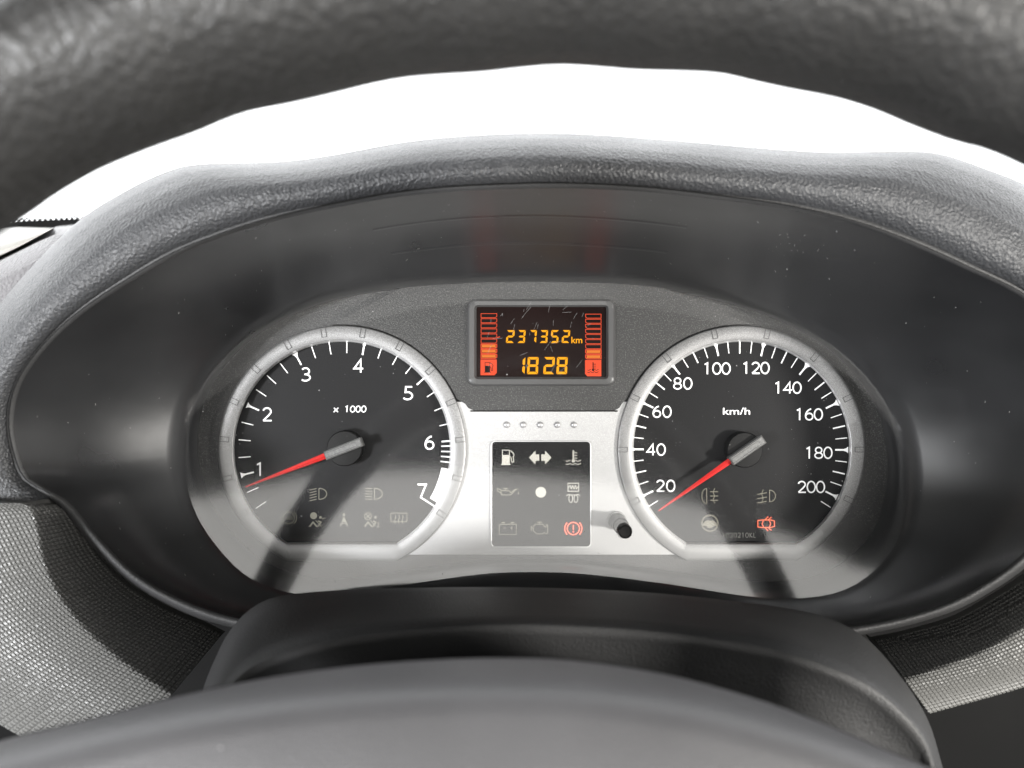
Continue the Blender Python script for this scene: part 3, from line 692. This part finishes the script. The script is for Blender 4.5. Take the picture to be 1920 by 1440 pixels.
# dust flecks lying on the hood liner
g = G()
for _ in range(230):
    th = random.uniform(0, 2 * math.pi); t = random.uniform(0.08, 0.95)
    a = fC(th); b = fI(th); pa = P(*a, wl(a[1])); pb = P(*b, wi(b[1])); q = pa.lerp(pb, t); dv = Vector((q.x, q.y, 0)).normalized(); q += dv * (0.006 * math.sin(math.pi * t) - 0.0006)
    r = random.uniform(0.00005, 0.00022); u = Vector((0, 0, 1)); v = Vector((-dv.y, dv.x, 0)); k1 = random.uniform(0.6, 3.0)
    g.add([q + u * r * math.cos(t_) + v * r * k1 * math.sin(t_) for t_ in (0, 1.3, 2.4, 3.6, 5)], [(0, 1, 2, 3, 4)])
for _ in range(16):                       # scuffed spot on the roof of the liner
    th = math.atan2(CY - 470, 1475 - CX) + random.gauss(0, 0.035); t = 0.62 + random.gauss(0, 0.07)
    a = fC(th); b = fI(th); pa = P(*a, wl(a[1])); pb = P(*b, wi(b[1])); q = pa.lerp(pb, t); dv = Vector((q.x, q.y, 0)).normalized(); q += dv * (0.006 * math.sin(math.pi * t) - 0.0006)
    an = random.uniform(0, 3.1); v = Vector((-dv.y, dv.x, 0)); u = Vector((0, 0, 1)); d1 = u * math.cos(an) + v * math.sin(an); d2 = u * -math.sin(an) + v * math.cos(an); L = random.uniform(0.0003, 0.0022)
    g.add([q - d2 * 0.00008, q + d1 * L, q + d2 * 0.00008], [(0, 1, 2)])
o = part('dust', g.v, g.f, 'dust', liner); o['kind'] = 'stuff'

# ------------------------------------------------------------------ knurled trim panels
def knurl(name, e1, e2, wk, rise, k0, k1, d0, d1, n1, n2, belly, label, h=0.0004):
    a = smooth_open([(x, y, 0) for x, y in e1], n1 + 1); b = smooth_open([(x, y, 0) for x, y in e2], n1 + 1)
    def S(i, j):
        # a steep shoulder falls back to the hood; its crest (knee) widens along the panel
        t = j / n2; f = i / n1; q = a[i].lerp(b[i], t); tk = k0 + (k1 - k0) * f; lowest = wk - (d0 + (d1 - d0) * f)
        if t < tk: u = t / tk; w = lowest + (wk - lowest) * (u * (1.25 - 0.25 * u))
        else: u = (t - tk) / (1 - tk); w = wk + rise * u - belly * u * u
        return P(q.x, q.y, w)
    grid = [[S(i, j) for j in range(n2 + 1)] for i in range(n1 + 1)]; g = G()
    for i in range(n1):
        for j in range(n2):
            p = [grid[i][j], grid[i + 1][j], grid[i + 1][j + 1], grid[i][j + 1]]; c = sum(p, Vector()) / 4
            nn = (p[2] - p[0]).cross(p[3] - p[1]).normalized();  nn = nn if nn.z > 0 else -nn
            t = [c + (q - c) * 0.52 + nn * h * random.uniform(0.9, 1.1) for q in p]
            g.add(p + t, [(4, 5, 6, 7), (0, 1, 5, 4), (1, 2, 6, 5), (2, 3, 7, 6), (3, 0, 4, 7)])
    back = [[q - Vector((0, 0, 0.004)) for q in (grid[i][0], grid[i][n2])] for i in range(n1 + 1)]
    g.loft([[r[0] for r in grid], [r[0] for r in back]], closed=False); g.loft([[r[-1] for r in grid], [r[1] for r in back]], closed=False)
    g.loft([grid[0], [q - Vector((0, 0, 0.01)) for q in grid[0]]], closed=False); 
    me = single(name, g.v, g.f, 'trim', label, 'trim panel', base=grid[n1 // 2][n2 // 2])
    bm = bmesh.new(); bm.from_mesh(me.data); bmesh.ops.recalc_face_normals(bm, faces=bm.faces); bm.to_mesh(me.data); bm.free()
    return me
knurl('trim_panel', [(96,944),(128,950),(152,985),(180,1038),(232,1093),(302,1138),(380,1172),(416,1190)], [(-330,940),(-300,1040),(-250,1130),(-180,1220),(-90,1300),(20,1370),(120,1420),(200,1450)], 0.085, 0.016, 0.13, 0.44, 0.016, 0.045, 58, 52, 0.014, 'grey knurled trim panel beside the rev counter, half in shadow')
knurl('trim_panel', [(1640,1200),(1700,1188),(1790,1162),(1860,1125),(1930,1080),(2010,1020),(2080,950)], [(1742,1338),(1800,1322),(1880,1300),(1960,1275),(2060,1240),(2160,1200),(2260,1150)], 0.072, 0.006, 0.55, 0.25, 0.034, 0.016, 70, 26, 0.010, 'grey knurled trim panel beside the speedometer, narrow and ribbed')

# ------------------------------------------------------------------ steering column shroud
col = thing('steering_column_shroud', 'matt black rounded column shroud under the instrument lens', 'column shroud', P(1050, 1350, 0.05))
L1 = [(372,1320),(384,1282),(402,1238),(430,1184),(475,1138),(540,1115),(700,1104),(960,1101),(1200,1110),(1400,1130),(1530,1152),(1620,1194),(1690,1270),(1740,1350),(1768,1440)]
L2 = [(380,1370),(398,1320),(425,1280),(470,1240),(560,1203),(700,1177),(850,1165),(1000,1162),(1200,1172),(1400,1197),(1520,1227),(1620,1270),(1690,1325),(1738,1385),(1760,1460)]
def curve(pts, w, dy=0, k=1.0, n=90): return [P(1050 + (q.x - 1050) * k, q.y + dy, w) for q in smooth_open([(x, y, 0) for x, y in pts], n)]
def mixc(t, w): return [P(p.x + (q.x - p.x) * t, p.y + (q.y - p.y) * t, w) for p, q in zip(smooth_open([(x, y, 0) for x, y in L1], 90), smooth_open([(x, y, 0) for x, y in L2], 90))]
g = G(); g.loft([curve(L1, 0.035, 30), curve(L1, 0.06, 8), mixc(0, 0.085), mixc(0.12, 0.094), mixc(0.5, 0.112), mixc(0.85, 0.127), mixc(1.0, 0.131), mixc(1.12, 0.1325), curve(L2, 0.1335, 12, 0.992), curve(L2, 0.1322, 30, 0.984), curve(L2, 0.131, 60, 0.974), curve(L2, 0.131, 110, 0.962), curve(L2, 0.133, 260, 0.95), curve(L2, 0.12, 420, 0.96)], closed=False)
part('upper_cover', g.v, g.f, 'shroud', col, True)

# ------------------------------------------------------------------ steering wheel
WR = 0.235                                    # wheel plane in front of the dials
wc = P(1030, 2105, WR)                        # wheel centre
wheel = thing('steering_wheel', 'dark leather steering wheel rim and grey hub in front of the instruments', 'steering wheel', wc)
EDGE = [(-300,600),(-150,500),(0,405),(60,362),(150,311),(250,270),(340,238),(400,212),(450,196),(520,183),(600,165),(680,145),(740,133),(800,127),(900,121),(960,114),(1050,106),(1130,110),(1200,116),(1290,118),(1370,122),(1440,138),(1500,151),(1600,170),(1680,194),(1760,228),(1840,257),(1920,278),(2050,340),(2200,430)]
es = smooth_open([(x, y, 0) for x, y in EDGE], 300); tab = []
for q in es:
    p = P(q.x, q.y, WR) - wc; tab.append((math.atan2(p.y, p.x), math.hypot(p.x, p.y)))
tab.sort()
def inner_r(th):
    if th <= tab[0][0] or th >= tab[-1][0]:
        e = tab[0] if th <= tab[0][0] else tab[-1]; return 0.178 + (e[1] - 0.178) * math.exp(-abs(th - e[0]) * 5)
    for a, b in zip(tab, tab[1:]):
        if a[0] <= th <= b[0]: return a[1] + (b[1] - a[1]) * (th - a[0]) / max(1e-9, b[0] - a[0])
RO = 0.200; NT = 400; rows = []
for i in range(NT):
    th = -math.pi / 2 + 2 * math.pi * i / NT
    if th > math.pi: th -= 2 * math.pi
    ri = inner_r(th); cr = (ri + RO) / 2; mr = (RO - ri) / 2; dv = Vector((math.cos(th), math.sin(th), 0))
    rows.append([wc + dv * (cr + mr * math.cos(a)) + Vector((0, 0, 1)) * 0.0165 * math.sin(a) for a in [2 * math.pi * j / 40 for j in range(40)]])
g = G(); g.loft(rows + [rows[0]]); part('rim', g.v, g.f, 'rim', wheel, True)
# hub: domed airbag cover with a rolled edge
HT = [(-420,1540),(-200,1472),(0,1424),(200,1372),(400,1330),(600,1302),(800,1287),(960,1284),(1100,1290),(1300,1320),(1500,1374),(1650,1428),(1800,1492),(1950,1555),(2200,1675),(2500,1860)]
top = smooth_open([(x, y, 0) for x, y in HT], 120)
top = [P(q.x, q.y, 0.222) for q in top]; hc = Vector((wc.x, wc.y - 0.005, 0.222))
bot = []
for i in range(1, 60):
    t = i / 60; a0 = top[-1]; a1 = top[0]; q = a0.lerp(a1, t); bot.append(Vector((q.x, q.y - 0.10 * math.sin(math.pi * t), 0.222)))
out = top + bot
def hubloop(k, w): return [hc + (v - hc) * k + Vector((0, 0, w)) for v in out]
g = G(); loops = [hubloop(0.96, -0.022), hubloop(0.985, -0.012), hubloop(0.997, -0.005), hubloop(1.0, 0.0), hubloop(0.993, 0.0025), hubloop(0.978, 0.0043), hubloop(0.95, 0.0058), hubloop(0.8, 0.0105), hubloop(0.6, 0.015), hubloop(0.3, 0.018), hubloop(0.02, 0.0185)]
g.loft(loops); part('airbag_cover', g.v, g.f, 'hub', wheel, True)
g = G()
for _ in range(9):
    q = random.choice(top[20:100]); kk = random.uniform(0.80, 0.96); w_ = 0.0062 + (0.95 - kk) * 0.031; c = hc + (q - hc) * kk + Vector((0, 0, w_ + 0.0004)); rr = random.uniform(0.00006, 0.0002)
    g.add([c + Vector((rr * math.cos(t) * random.uniform(0.6, 1.3), rr * math.sin(t), 0)) for t in (0, 1.3, 2.4, 3.6, 5)], [(0, 1, 2, 3, 4)])
o = part('dust', g.v, g.f, 'scratch', wheel); o['kind'] = 'stuff'
g = G(); g.add(hubloop(0.965, -0.021), [tuple(range(len(out)))]); part('hub_back', g.v, g.f, 'dark', wheel)
for sgn in (-1, 1):
    rows = []
    for k_ in range(9):
        t = k_ / 8; x = wc.x + sgn * (0.06 + 0.118 * t); hh = 0.035 - 0.012 * math.sin(math.pi * t); rows.append([Vector((x, wc.y - 0.004 + hh * math.cos(a), 0.226 + 0.008 * t + 0.010 * math.sin(a))) for a in [2 * math.pi * j / 20 for j in range(20)]])
    g = G(); g.loft(rows); part('spoke', g.v, g.f, 'hub', wheel, True)
